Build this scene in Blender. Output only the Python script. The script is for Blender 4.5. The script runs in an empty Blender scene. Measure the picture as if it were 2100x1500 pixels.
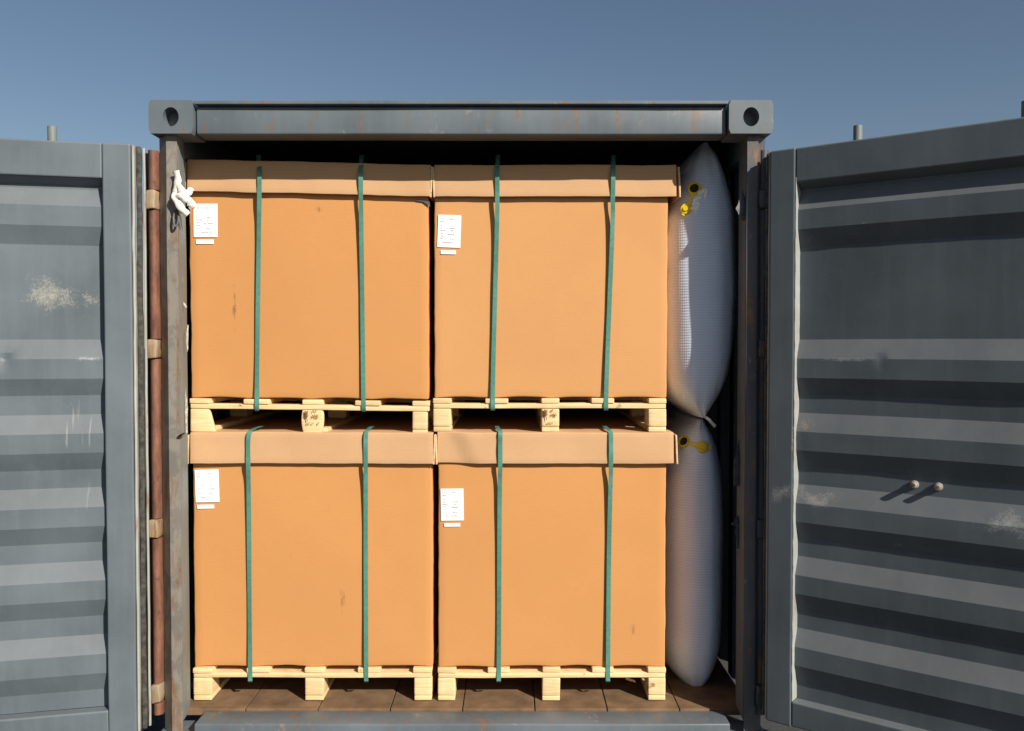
import bpy, bmesh, math, random
from mathutils import Vector, Matrix, noise

random.seed(7)
R = math.radians
S = bpy.context.scene
C = bpy.context.collection

# ------------------------------------------------------------------ camera
CAM_Z, PITCH, F = 1.69, R(1.43), 1800.0          # F: focal length in pixels of a 2100 px wide picture
cd = bpy.data.cameras.new('camera'); cam = bpy.data.objects.new('camera', cd); C.objects.link(cam)
cd.sensor_width = 36.0; cd.lens = F / 2100 * 36; cd.clip_start = .05; cd.clip_end = 2000
cam.location = (0, 0, CAM_Z); cam.rotation_euler = (math.pi / 2 - PITCH, 0, 0)
S.camera = cam

# ------------------------------------------------------------------ light
SUN_AZ, SUN_EL = 49.0, 31.0                      # azimuth: from +X (right) towards the camera side
to_sun = Vector((math.cos(R(SUN_AZ)) * math.cos(R(SUN_EL)), -math.sin(R(SUN_AZ)) * math.cos(R(SUN_EL)), math.sin(R(SUN_EL))))
w = bpy.data.worlds.new('World'); S.world = w; w.use_nodes = True
wn = w.node_tree; bg = wn.nodes['Background']
sky = wn.nodes.new('ShaderNodeTexSky'); sky.sky_type = 'NISHITA'; sky.sun_disc = False
sky.sun_elevation = R(SUN_EL); sky.sun_rotation = math.atan2(to_sun.x, to_sun.y)
sky.air_density = 1.0; sky.dust_density = .8; sky.ozone_density = 1.3
wn.links.new(sky.outputs[0], bg.inputs[0]); bg.inputs[1].default_value = .054
sl = bpy.data.lights.new('sun', 'SUN'); sl.energy = 5.0; sl.angle = R(.55); sl.color = (1, .93, .82)
so = bpy.data.objects.new('sun', sl); C.objects.link(so)
so.rotation_euler = to_sun.to_track_quat('Z', 'Y').to_euler()
S.view_settings.view_transform = 'Standard'; S.view_settings.look = 'None'
S.view_settings.exposure = .40; S.view_settings.gamma = 1; S.view_settings.use_curve_mapping = False

# ------------------------------------------------------------------ helpers
def at(x, y, Y):
    """world point at depth Y that lies behind pixel (x, y) of the 2100 x 1500 photograph"""
    u, v = (x - 1050) / F, (750 - y) / F
    t = Y / (math.cos(PITCH) + v * math.sin(PITCH))
    return Vector((u * t, Y, CAM_Z + t * (v * math.cos(PITCH) - math.sin(PITCH))))

def zat(y, Y): return at(1050, y, Y).z
def xat(x, Y): return at(x, 726, Y).x

def link(o, parent=None):
    C.objects.link(o)
    if parent is not None:
        o.parent = parent
        if parent.type == 'EMPTY': o.location = -parent.location
    return o

def obj(name, bm, mat, parent=None, smooth=False):
    bmesh.ops.recalc_face_normals(bm, faces=bm.faces)
    me = bpy.data.meshes.new(name); bm.to_mesh(me); bm.free()
    if smooth:
        me.shade_smooth()
        if smooth != 'all': me.set_sharp_from_angle(angle=R(smooth if smooth is not True else 35))
    o = bpy.data.objects.new(name, me); me.materials.append(mat)
    return link(o, parent)

def tag(o, label, cat=None, group=None, kind=None):
    if label: o['label'] = label
    if cat: o['category'] = cat
    if group: o['group'] = group
    if kind: o['kind'] = kind
    return o

def thing(name, label, cat, loc, group=None):
    o = bpy.data.objects.new(name, None); C.objects.link(o); o.location = loc
    o.empty_display_size = .1
    return tag(o, label, cat, group)

def span(a, b, r, n):
    """coordinates from a to b with extra cuts for a rounded edge of radius r"""
    L = b - a; r = min(r, L * .45)
    inner = [a + r + (L - 2 * r) * i / max(1, n) for i in range(max(1, n) + 1)]
    return [a, a + r * .35] + inner + [b - r * .35, b]

def shell(bm, x0, x1, y0, y1, z0, z1, r=.003, n=(1, 1, 1), disp=None):
    """rounded box made of a grid on its six faces; disp(Vector) -> offset"""
    A = [span(x0, x1, r, n[0]), span(y0, y1, r, n[1]), span(z0, z1, r, n[2])]
    lo = Vector((x0, y0, z0)); hi = Vector((x1, y1, z1)); V = {}
    rr = [min(r, (hi[k] - lo[k]) * .45) for k in range(3)]
    def vert(i, j, k):
        if (i, j, k) in V: return V[(i, j, k)]
        p = Vector((A[0][i], A[1][j], A[2][k]))
        q = Vector([min(max(p[m], lo[m] + rr[m]), hi[m] - rr[m]) for m in range(3)])
        d = p - q
        if d.length > 1e-9:
            d = Vector([d[m] / rr[m] for m in range(3)]).normalized()
            p = q + Vector([d[m] * rr[m] for m in range(3)])
        if disp: p = p + disp(p)
        V[(i, j, k)] = bm.verts.new(p); return V[(i, j, k)]
    N = [len(a) - 1 for a in A]
    for ax in range(3):
        b, c = (ax + 1) % 3, (ax + 2) % 3
        for side in (0, N[ax]):
            for i in range(N[b]):
                for j in range(N[c]):
                    q = []
                    for di, dj in ((0, 0), (1, 0), (1, 1), (0, 1)):
                        idx = [0, 0, 0]; idx[ax] = side; idx[b] = i + di; idx[c] = j + dj
                        q.append(vert(*idx))
                    bm.faces.new(q)
    return bm

def box(x0, x1, y0, y1, z0, z1, r=.003, n=(1, 1, 1), disp=None):
    return shell(bmesh.new(), x0, x1, y0, y1, z0, z1, r, n, disp)

def extrude_profile(bm, pts, z0, z1, n=1, wob=None):
    """closed or open profile of (x, y) points extruded along z"""
    rows = []
    for k in range(n + 1):
        z = z0 + (z1 - z0) * k / n
        rows.append([bm.verts.new(Vector((p[0], p[1], z)) + (wob(p, z) if wob else Vector())) for p in pts])
    m = len(pts)
    for k in range(n):
        for i in range(m):
            j = (i + 1) % m
            bm.faces.new((rows[k][i], rows[k][j], rows[k + 1][j], rows[k + 1][i]))
    bm.faces.new(rows[0]); bm.faces.new(list(reversed(rows[-1])))
    return bm

def tube(bm, path, radii, seg=10, flat=1.0, fdir=None):
    """tapered tube along path; flat < 1 squeezes it along fdir"""
    path = [Vector(p) for p in path]; rings = []
    for i, p in enumerate(path):
        t = (path[min(i + 1, len(path) - 1)] - path[max(i - 1, 0)]).normalized()
        up = Vector(fdir) if fdir else Vector((0, 1, 0))
        if abs(t.dot(up)) > .95: up = Vector((1, 0, 0))
        a = t.cross(up).normalized(); b = a.cross(t).normalized()
        r = radii[i] if isinstance(radii, (list, tuple)) else radii
        rings.append([bm.verts.new(p + a * r * math.cos(2 * math.pi * k / seg) + b * r * flat * math.sin(2 * math.pi * k / seg)) for k in range(seg)])
    for i in range(len(path) - 1):
        for k in range(seg):
            bm.faces.new((rings[i][k], rings[i][(k + 1) % seg], rings[i + 1][(k + 1) % seg], rings[i + 1][k]))
    bm.faces.new(rings[0]); bm.faces.new(list(reversed(rings[-1])))
    return bm

def smooth_path(pts, n=6):
    """Catmull-Rom through points"""
    pts = [Vector(p) for p in pts]; out = []
    for i in range(len(pts) - 1):
        p0, p1, p2, p3 = pts[max(i - 1, 0)], pts[i], pts[i + 1], pts[min(i + 2, len(pts) - 1)]
        for k in range(n):
            t = k / n
            out.append(.5 * ((2 * p1) + (p2 - p0) * t + (2 * p0 - 5 * p1 + 4 * p2 - p3) * t * t + (3 * p1 - p0 - 3 * p2 + p3) * t ** 3))
    return out + [pts[-1]]

def ribbon(bm, path, width, thick, wdir):
    """flat band of given width along path, wdir(i) gives its width direction"""
    rows = []
    path = [Vector(p) for p in path]
    for i, p in enumerate(path):
        t = (path[min(i + 1, len(path) - 1)] - path[max(i - 1, 0)]).normalized()
        a = Vector(wdir(i)).normalized(); a = (a - t * a.dot(t)).normalized(); b = a.cross(t).normalized()
        rows.append([bm.verts.new(p + a * sx * width / 2 + b * sy * thick / 2) for sx, sy in ((-1, -1), (1, -1), (1, 1), (-1, 1))])
    for i in range(len(rows) - 1):
        for k in range(4):
            bm.faces.new((rows[i][k], rows[i][(k + 1) % 4], rows[i + 1][(k + 1) % 4], rows[i + 1][k]))
    bm.faces.new(rows[0]); bm.faces.new(list(reversed(rows[-1])))
    return bm

def nz(p, s=1.0, o=0.0): return noise.noise(Vector((p[0] * s + o, p[1] * s + o * 1.7, p[2] * s - o)))

# ------------------------------------------------------------------ materials
class Mat:
    def __init__(self, name, rough=.6, spec=.4, metal=0):
        self.m = bpy.data.materials.new(name); self.m.use_nodes = True
        self.t = self.m.node_tree; self.b = self.t.nodes['Principled BSDF']
        self.b.inputs['Roughness'].default_value = rough
        self.b.inputs['Specular IOR Level'].default_value = spec
        self.b.inputs['Metallic'].default_value = metal
        self.tc = self.n('ShaderNodeTexCoord').outputs['Object']
    def n(self, kind, **kw):
        nd = self.t.nodes.new(kind)
        for k, v in kw.items(): setattr(nd, k, v)
        return nd
    def l(self, a, b): self.t.links.new(a, b)
    def mapping(self, scale=(1, 1, 1), loc=(0, 0, 0), vec=None):
        m = self.n('ShaderNodeMapping'); m.inputs['Scale'].default_value = scale; m.inputs['Location'].default_value = loc
        self.l(vec or self.tc, m.inputs[0]); return m.outputs[0]
    def noise(self, scale, vec=None, detail=4, rough=.55, dist=0):
        k = self.n('ShaderNodeTexNoise'); k.inputs['Scale'].default_value = scale; k.inputs['Detail'].default_value = detail
        k.inputs['Roughness'].default_value = rough; k.inputs['Distortion'].default_value = dist
        self.l(vec or self.tc, k.inputs['Vector']); return k.outputs[0]
    def ramp(self, fac, stops):
        r = self.n('ShaderNodeValToRGB'); e = r.color_ramp.elements
        while len(e) < len(stops): e.new(.5)
        for i, (p, c) in enumerate(stops):
            e[i].position = p; e[i].color = (c, c, c, 1) if isinstance(c, (int, float)) else (*c, 1)
        self.l(fac, r.inputs[0]); return r.outputs[0]
    def mix(self, fac, a, b, mode='MIX'):
        x = self.n('ShaderNodeMix', data_type='RGBA', blend_type=mode)
        for s, v in ((0, fac), (6, a), (7, b)):
            if hasattr(v, 'is_output'): self.l(v, x.inputs[s])
            else: x.inputs[s].default_value = v if s == 0 else (*v, 1)
        return x.outputs[2]
    def math(self, op, a, b=None, clamp=False):
        x = self.n('ShaderNodeMath', operation=op, use_clamp=clamp)
        for s, v in ((0, a), (1, b)):
            if v is None: continue
            if hasattr(v, 'is_output'): self.l(v, x.inputs[s])
            else: x.inputs[s].default_value = v
        return x.outputs[0]
    def blob(self, c, r, vec=None):
        """soft ellipsoid mask around c with radii r"""
        m = self.mapping((1 / r[0], 1 / r[1], 1 / r[2]), (-c[0] / r[0], -c[1] / r[1], -c[2] / r[2]), vec)
        d = self.n('ShaderNodeVectorMath', operation='LENGTH'); self.l(m, d.inputs[0])
        return self.math('SUBTRACT', 1.0, d.outputs['Value'], True)
    def color(self, v):
        if hasattr(v, 'is_output'): self.l(v, self.b.inputs['Base Color'])
        else: self.b.inputs['Base Color'].default_value = (*v, 1)
    def rough(self, v): self.l(v, self.b.inputs['Roughness'])
    def bump(self, h, strength=.2, dist=.01):
        b = self.n('ShaderNodeBump'); b.inputs['Strength'].default_value = strength; b.inputs['Distance'].default_value = dist
        self.l(h, b.inputs['Height']); self.l(b.outputs[0], self.b.inputs['Normal'])

def steel_paint(name, base, scrapes=(), drips=(), rust=.0, wear=.62, rough=.5, spec=.4, sunlit_dust=0):
    """container paint: mottled, dusty, with scrapes of given (centre, radii, colour), drips and rust"""
    M = Mat(name, rough, spec)
    big = M.noise(2.3, detail=5); fine = M.noise(38, detail=6, rough=.7)
    streak = M.noise(1, M.mapping((26, 26, 1.6)), 5, .65)
    dk = tuple(c * .80 for c in base); lt = tuple(min(1, c * 1.18 + .006) for c in base)
    col = M.mix(M.ramp(big, [(.3, 0), (.7, 1)]), dk, lt)
    col = M.mix(M.math('MULTIPLY', M.ramp(streak, [(.45, 0), (.8, 1)]), .35), col, tuple(c * 1.25 + .02 for c in base))
    if sunlit_dust:                                       # dusty paler tone on upward faces, also painting in their sunlit lift
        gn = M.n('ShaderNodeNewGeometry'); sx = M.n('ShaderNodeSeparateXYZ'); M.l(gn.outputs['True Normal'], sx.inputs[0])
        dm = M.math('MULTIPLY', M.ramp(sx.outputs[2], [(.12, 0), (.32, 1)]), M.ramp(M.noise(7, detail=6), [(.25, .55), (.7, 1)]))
        col = M.mix(M.math('MULTIPLY', dm, sunlit_dust), col, (.200, .204, .206))
    speck = M.ramp(M.noise(120, detail=3), [(.70, 0), (.76, 1)])
    col = M.mix(M.math('MULTIPLY', speck, .25), col, (.34, .33, .30))
    if wear < 1:
        wv = M.ramp(M.noise(9, M.mapping((1.6, 1, 1)), 9, .72, .6), [(wear, 0), (wear + .06, 1)])
        col = M.mix(M.math('MULTIPLY', wv, .45), col, (.30, .27, .23))
    if scrapes:
        wn3 = M.n('ShaderNodeTexNoise'); wn3.inputs['Scale'].default_value = 9; wn3.inputs['Detail'].default_value = 4; M.l(M.tc, wn3.inputs['Vector'])
        ws = M.n('ShaderNodeVectorMath', operation='MULTIPLY_ADD'); ws.inputs[1].default_value = (.16, .16, .16); M.l(wn3.outputs['Color'], ws.inputs[0])
        wo = M.n('ShaderNodeVectorMath', operation='ADD'); wo.inputs[1].default_value = (-.08, -.08, -.08); M.l(M.tc, wo.inputs[0]); M.l(wo.outputs[0], ws.inputs[2])
    for c, r, k, thr in scrapes:
        mk = M.blob(c, r, ws.outputs[0] if min(r) > .03 else None)
        nn = M.math('ADD', M.math('MULTIPLY', M.noise(150, None, 5, .8), .6), M.math('MULTIPLY', M.noise(26, None, 5, .65, .5), .4))
        val = M.math('ADD', M.math('MULTIPLY', mk, .30), nn)
        col = M.mix(M.ramp(val, [(thr, 0), (thr + .18, .62)]), col, k)
    for c, r in drips:
        mk = M.blob(c, r)
        nn = M.noise(1, M.mapping((60, 3, 4.5)), 3, .5, .25)
        val = M.math('ADD', M.math('MULTIPLY', M.ramp(mk, [(0, 0), (.35, 1)]), .30), nn)
        col = M.mix(M.ramp(val, [(.90, 0), (1.0, .42)]), col, (.36, .37, .34))
    if rust:
        rn = M.ramp(M.noise(1, M.mapping((22, 22, 3.5)), 8, .7, .4), [(.58 - rust * .22, 0), (.68 - rust * .1, 1)])
        rc = M.mix(M.noise(55, detail=5), (.09, .035, .018), (.30, .17, .08))
        col = M.mix(M.math('MULTIPLY', rn, .9), col, rc)
    M.color(col)
    M.rough(M.ramp(M.math('ADD', M.math('MULTIPLY', fine, .5), M.math('MULTIPLY', big, .5)), [(.3, rough - .10), (.7, rough + .12)]))
    M.bump(M.math('ADD', M.math('MULTIPLY', big, 1.2), M.math('MULTIPLY', fine, .12)), .35, .006)
    return M.m

def cardboard(name, base, seed=0, edge=False, scuffs=(), tapes=()):
    M = Mat(name, .72, .22)
    v = M.mapping((1, 1, 1), (seed * 3.1, seed, seed * 1.3))
    big = M.noise(1.6, v, 4, .5); mid = M.noise(9, v, 6, .6); fib = M.noise(1, M.mapping((60, 60, 240)), 4, .6)
    flute = M.n('ShaderNodeTexWave', wave_type='BANDS', bands_direction='Z'); flute.inputs['Scale'].default_value = 48
    flute.inputs['Distortion'].default_value = .8; flute.inputs['Detail'].default_value = 2; M.l(M.tc, flute.inputs[0])
    col = M.mix(M.ramp(big, [(.25, 0), (.75, 1)]), tuple(c * .95 for c in base), tuple(c * 1.04 for c in base))
    col = M.mix(M.math('MULTIPLY', M.ramp(mid, [(.42, 0), (.75, 1)]), .10), col, tuple(c * .76 for c in base))
    col = M.mix(M.math('MULTIPLY', flute.outputs[1], .10), col, tuple(c * .72 for c in base))
    col = M.mix(M.math('MULTIPLY', M.ramp(fib, [(.48, 0), (.75, 1)]), .28), col, tuple(c * .80 for c in base))
    scr = M.ramp(M.noise(1, M.mapping((9, 9, 70), (seed * 2, 0, seed)), 5, .7, 1.2), [(.72, 0), (.76, 1)])
    col = M.mix(M.math('MULTIPLY', scr, .22), col, tuple(min(1, c * 1.25 + .03) for c in base))
    sp = M.ramp(M.noise(45, v, 3, .6), [(.70, 0), (.78, 1)])
    col = M.mix(M.math('MULTIPLY', sp, .16), col, tuple(c * .45 for c in base))
    for c, r, k in scuffs:
        mk = M.blob(c, r); nn = M.noise(1, M.mapping((110, 20, 26)), 5, .7)
        col = M.mix(M.ramp(M.math('ADD', M.math('MULTIPLY', mk, .38), nn), [(.72, 0), (.86, .75)]), col, k)
    M.color(col)
    fine = M.noise(1, M.mapping((40, 40, 190)), 5, .7)
    sc = M.ramp(M.noise(1, M.mapping((3.5, 3.5, 46), (seed, 0, seed)), 3, .5, .6), [(.69, 0), (.72, 1)])
    M.bump(M.math('ADD', M.math('ADD', M.math('MULTIPLY', flute.outputs[1], .22), M.math('MULTIPLY', fine, .5)), M.math('MULTIPLY', sc, -.25)), .16, .003)
    return M.m

def wood(name, base, seed=0):
    M = Mat(name, .68, .25)
    info = M.n('ShaderNodeObjectInfo')
    off = M.n('ShaderNodeVectorMath', operation='SCALE'); off.inputs['Scale'].default_value = 7.0
    cx = M.n('ShaderNodeCombineXYZ'); M.l(info.outputs['Random'], cx.inputs[0]); M.l(info.outputs['Random'], cx.inputs[2]); M.l(cx.outputs[0], off.inputs[0])
    add = M.n('ShaderNodeVectorMath', operation='ADD'); M.l(M.tc, add.inputs[0]); M.l(off.outputs[0], add.inputs[1])
    gr = M.noise(1, M.mapping((5, 5, 90), vec=add.outputs[0]), 6, .65, 1.0)
    big = M.noise(6, add.outputs[0], 4)
    col = M.mix(M.ramp(gr, [(.3, 0), (.7, 1)]), tuple(c * k for c, k in zip(base, (.80, .72, .60))), tuple(c * 1.08 for c in base))
    col = M.mix(M.math('MULTIPLY', M.ramp(big, [(.5, 0), (.75, 1)]), .35), col, tuple(c * k for c, k in zip(base, (.85, .70, .52))))
    kn_ = M.ramp(M.noise(19, add.outputs[0], 2, .4), [(.70, 0), (.75, 1)])
    col = M.mix(M.math('MULTIPLY', kn_, .75), col, (.20, .10, .04))
    dirt = M.ramp(M.noise(11, add.outputs[0], 8, .75), [(.52, 0), (.72, 1)])
    col = M.mix(M.math('MULTIPLY', dirt, .30), col, (.33, .27, .19))
    br = M.ramp(info.outputs['Random'], [(0, .84), (1, 1.06)])
    col = M.mix(1.0, col, br, 'MULTIPLY')
    M.color(col); M.bump(M.math('ADD', gr, M.math('MULTIPLY', big, .3)), .35, .003)
    return M.m

def plain(name, base, rough=.5, spec=.4, var=.12, nscale=30, bump=.1, bdist=.003):
    M = Mat(name, rough, spec)
    a = M.noise(nscale, detail=5); 
    M.color(M.mix(M.ramp(a, [(.3, 0), (.7, 1)]), tuple(c * (1 - var) for c in base), tuple(min(1, c * (1 + var)) for c in base)))
    if bump: M.bump(a, bump, bdist)
    return M.m

PAINT = (.104, .127, .147)
M_paint = steel_paint('grey_blue_paint', PAINT, wear=.60, rust=.10)
CARD, LIDC = (.545, .258, .090), (.535, .322, .170)
M_lid = cardboard('lid_board', LIDC, 5)
M_edge = plain('board_cut_edge', (.60, .42, .25), .8, .1, .3, 160)
M_wood = wood('pine_board', (.78, .60, .345))
M_label = plain('label_paper', (.86, .86, .85), .6, .3, .03)
M_ink = plain('label_print', (.46, .46, .47), .7, .1, .1)
M_stamp = plain('stamp_ink', (.20, .075, .03), .8, .1, .4, 120)
M_black = plain('black_rubber', (.018, .018, .019), .7, .3, .3)
M_strap = plain('green_strap', (.075, .215, .168), .34, .5, .15, 60, .15)
M_yellow = plain('yellow_plastic', (.78, .56, .015), .4, .45, .06)
M_film = plain('white_film', (.74, .71, .64), .5, .4, .12, 60, .5, .004)
M_cream = plain('cream_paper', (.42, .39, .33), .8, .2, .3, 60, .4)
M_scrap = plain('grey_tape', (.15, .155, .165), .6, .3, .3, 70, .4)

# ------------------------------------------------------------------ ground
g = bmesh.new(); bmesh.ops.create_grid(g, x_segments=40, y_segments=40, size=300)
Mg = Mat('yard_asphalt', .85, .2)
gc = Mg.mix(Mg.ramp(Mg.noise(.6, detail=8, rough=.65), [(.3, 0), (.7, 1)]), (.045, .045, .046), (.085, .083, .08))
gc = Mg.mix(Mg.math('MULTIPLY', Mg.ramp(Mg.noise(14, detail=6), [(.55, 0), (.7, 1)]), .4), gc, (.03, .03, .03))
Mg.color(gc); Mg.bump(Mg.noise(60, detail=6), .4, .01)
tag(obj('ground', g, Mg.m), None, None, None, 'structure')

# ------------------------------------------------------------------ container shell
Z0 = .15                                        # floor of the container
YP, YB, YEND = 3.54, 3.75, 9.5                  # front of the posts, face of the cartons, blind end
XL, XR = -1.43, 1.012                           # inside of the side walls
ZT = 2.527                                       # underside of the door header
cont = thing('shipping_container', 'dark grey-blue steel shipping container with both rear doors swung open', 'container', (-.21, 5.0, 0))

M_postl = steel_paint('weathered_post_paint', (.165, .155, .135), wear=.46, rust=.35, rough=.6)
M_return = steel_paint('pale_grey_paint', (.15, .175, .175), wear=.62, rust=.05)
M_dark = steel_paint('shaded_post_paint', (.068, .072, .084), wear=.60, rust=.25)  # post paint darkened so the colour carries the right post's shade
M_brown = Mat('red_oxide_primer', .62, .3)
bn = M_brown.noise(1, M_brown.mapping((30, 30, 9)), 7, .7)
bc = M_brown.mix(M_brown.ramp(bn, [(.3, 0), (.72, 1)]), (.085, .034, .023), (.25, .115, .072))
bc = M_brown.mix(M_brown.ramp(M_brown.noise(42, detail=6), [(.62, 0), (.7, .7)]), bc, (.07, .035, .025))
M_brown.color(bc); M_brown.bump(bn, .4, .004); M_brown = M_brown.m
M_lug = steel_paint('worn_hinge_lug', (.33, .22, .11), wear=.45, rust=.55, rough=.6)
M_wall = steel_paint('inner_wall_paint', (.10, .105, .115), wear=.66)

def wob(a): return lambda p, z: Vector((nz((p[0] * 3, p[1] * 3, z), 3.0) * a, nz((p[0], p[1], z), 4.0, 9) * a, 0))
# left corner post (front face, chamfer to the hinge, return into the box)
xa, xb, xc = xat(330, YP + .04), xat(345, YP), xat(367, YP)
obj('corner_post', extrude_profile(bmesh.new(), [(xa, YP + .20), (xa, YP + .045), (xb, YP), (xc, YP), (xc - .002, YP + .012), (xc - .02, YP + .014), (xc - .07, YP + .03), (xc - .07, YP + .20)], Z0 - .05, ZT, 40, wob(.002)), M_postl, cont, 30)
obj('post_return', extrude_profile(bmesh.new(), [(xc - .0185, YP + .0165), (xc - .001, YP + .016), (xc - .004, YP + .05), (xat(383.5, 3.70), 3.70), (xat(383.5, 3.70) - .01, 3.70), (xc - .05, YP + .10)], Z0, ZT, 40, wob(.002)), M_return, cont, 30)
# right corner post
xa2, xb2, xc2 = xat(1566, YP + .04), xat(1551, YP), xat(1530, YP)
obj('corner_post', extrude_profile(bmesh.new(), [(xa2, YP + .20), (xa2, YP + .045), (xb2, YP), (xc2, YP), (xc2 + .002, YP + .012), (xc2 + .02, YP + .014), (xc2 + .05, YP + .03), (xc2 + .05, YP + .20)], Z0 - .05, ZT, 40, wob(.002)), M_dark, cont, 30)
obj('post_return', extrude_profile(bmesh.new(), [(xc2 + .0185, YP + .0165), (xc2 + .001, YP + .016), (xc2 + .004, YP + .05), (xat(1513, 3.72), 3.72), (xat(1513, 3.72) + .01, 3.72), (xc2 + .045, YP + .10)], Z0, ZT, 40, wob(.002)), M_paint, cont, 30)

def hinge_side(px, sgn):
    """bar between hinge lugs outside the post, rust-red left, shade-darkened right"""
    x = xat(px, YP + .02); zl = [2.27, zat(716, YP), zat(1086, YP), .26]
    edges = [2.47] + [v for z in zl for v in (z + .040, z - .040)] + [Z0 + .02]
    for i in range(0, len(edges), 2):
        bm = bmesh.new()
        n = 14; top, bot = edges[i] - .001, edges[i + 1] + .001
        if top - bot < .02: bm.free(); continue
        ring = [(x + .020 * math.cos(a), YP + .035 + .026 * math.sin(a)) for a in [2 * math.pi * k / 16 for k in range(16)]]
        extrude_profile(bm, ring, bot, top, n, wob(.0025))
        obj('hinge_bar', bm, M_brown if sgn < 0 else M_dark, cont, 50)  # right bar is coloured dark to stand for its shade
    for z in zl:
        bm = box(x - .022, x + .016, YP - .002, YP + .06, z - .038, z + .038, .006, (2, 1, 3), lambda p: Vector((nz(p, 30), nz(p, 25, 3), nz(p, 30, 6))) * .006)
        lug = obj('hinge_lug', bm, M_lug if sgn < 0 else M_dark, cont, 40)  # right lugs take the shade-darkened paint too
    # backing plate that closes the gap between bar and door
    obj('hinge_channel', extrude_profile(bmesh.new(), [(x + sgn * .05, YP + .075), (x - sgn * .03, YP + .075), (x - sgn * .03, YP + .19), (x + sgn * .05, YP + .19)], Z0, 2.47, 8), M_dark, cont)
hinge_side(316, -1)
hinge_side(1564, 1)

# header, sill, floor, roof, walls
XO0, XO1 = xa - .002, xa2 + .002
obj('header', box(XO0 + .17, XO1 - .17, YP - .005, YP + .11, ZT, ZT + .112, .008, (8, 1, 1), lambda p: Vector((0, nz(p, 3) * .003, nz(p, 2.5, 4) * .003))), M_paint, cont, 40)
obj('header_gutter', box(XO0 + .17, XO1 - .17, YP - .03, YP + .02, ZT + .114, ZT + .128, .003, (8, 1, 1)), M_paint, cont)
obj('roof', box(XO0, XO1, YP + .115, YEND, ZT + .09, ZT + .112, .004), M_paint, cont)
obj('sill', box(XO0 + .14, XO1 - .14, YP - .01, YP + .12, .02, Z0 - .006, .008, (8, 1, 1), lambda p: Vector((0, nz(p, 3) * .003, nz(p, 3, 4) * .003))), M_paint, cont, 40)
obj('blind_end', box(XL - .03, XR + .03, YEND - .03, YEND, Z0, ZT + .088, .004), M_wall, cont)
for k in range(8):                               # plywood floor boards
    fw = (XR - XL) / 8
    obj('floor_board', box(XL + k * fw + .002, XL + (k + 1) * fw - .002, YP + .125, YEND - .04, Z0 - .028, Z0 + nz((k, 1, 2), 3) * .001, .003), wood_floor if False else plain('floor_ply', (.17, .105, .06), .75, .2, .3, 12) if k == 0 else bpy.data.materials['floor_ply'], cont)
def wall(x, s):
    bm = bmesh.new(); pr = []; y = YP + .215
    while y < YEND - .05:
        pr += [(x, y), (x, y + .07), (x + s * .034, y + .11), (x + s * .034, y + .21)]; y += .25
    lo = [bm.verts.new((p[0], p[1], Z0)) for p in pr]; hi = [bm.verts.new((p[0], p[1], ZT + .085)) for p in pr]
    for i in range(len(pr) - 1): bm.faces.new((lo[i], lo[i + 1], hi[i + 1], hi[i]))
    bmesh.ops.solidify(bm, geom=bm.faces[:], thickness=.003)
    obj('side_wall', bm, M_wall, cont)
wall(XL, -1); wall(XR, 1)
for x0, x1 in ((XO0, XO0 + .07), (XO1 - .07, XO1)):
    obj('top_side_rail', box(x0, x1, YP + .135, YEND - .04, ZT - .06, ZT + .088, .004), M_paint, cont)
def casting(x0, x1, z0, z1, sgn):
    """corner casting with an oval hole in its front face"""
    bm = bmesh.new(); y0, y1 = YP - .03, YP + .13; n = 32
    cx, cz = (x0 + x1) / 2, (z0 + z1) / 2; out, inn, deep = [], [], []
    for k in range(n):
        a = 2 * math.pi * (k + .5) / n; c, s = math.cos(a), math.sin(a)
        m = max(abs(c) / ((x1 - x0) / 2), abs(s) / ((z1 - z0) / 2))
        out.append(bm.verts.new((cx + c / m, y0, cz + s / m)))
        h = (cx + .032 * c, cz + .045 * s if False else cz + .038 * s)
        inn.append(bm.verts.new((h[0], y0, h[1]))); deep.append(bm.verts.new((h[0], y0 + .06, h[1])))
    bk = [bm.verts.new((v.co.x, y1, v.co.z)) for v in out]
    for k in range(n):
        j = (k + 1) % n
        for a_, b_ in ((out, inn), (inn, deep), (out, bk)): bm.faces.new((a_[k], a_[j], b_[j], b_[k]))
    bm.faces.new(deep); bm.faces.new(bk)
    obj('corner_casting', bm, M_paint, cont, 25)
for z in ((ZT - .002, ZT + .130), (.0, Z0 - .052)):
    casting(XO0 - .01, XO0 + .166, z[0], z[1], -1); casting(XO1 - .166, XO1 + .01, z[0], z[1], 1)

# ------------------------------------------------------------------ doors
DW = 1.19
ZB, ZTOP = .19, 2.445
ref = 3.44
RIB = [(377, 0, 1), (396, 2, 0)]                                   # (pixel row at the hinge end, level, ...)
lv = {0: .0, 1: .024, 2: .052}
rows = [(377, .008), (393, lv[2]), (400, lv[2]), (433, lv[1]), (473, lv[1]), (511, lv[2]), (697.5, lv[2]), (736, lv[1]), (775, lv[1]), (808, lv[2]),
        (846, lv[2]), (884, lv[1]), (922, lv[1]), (955, lv[2]), (991, lv[2]), (1030, lv[1]), (1068, lv[1]), (1100, lv[2]), (1137, lv[2]), (1176, lv[1]),
        (1214, lv[1]), (1246, lv[2]), (1283, lv[2]), (1322, lv[1]), (1360, lv[1]), (1392, lv[2]), (1428, lv[2])]
prof = [(zat(y, 3.42 + d * .8), d) for y, d in rows]
prof[-1] = (ZB + .10, lv[2])

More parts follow.
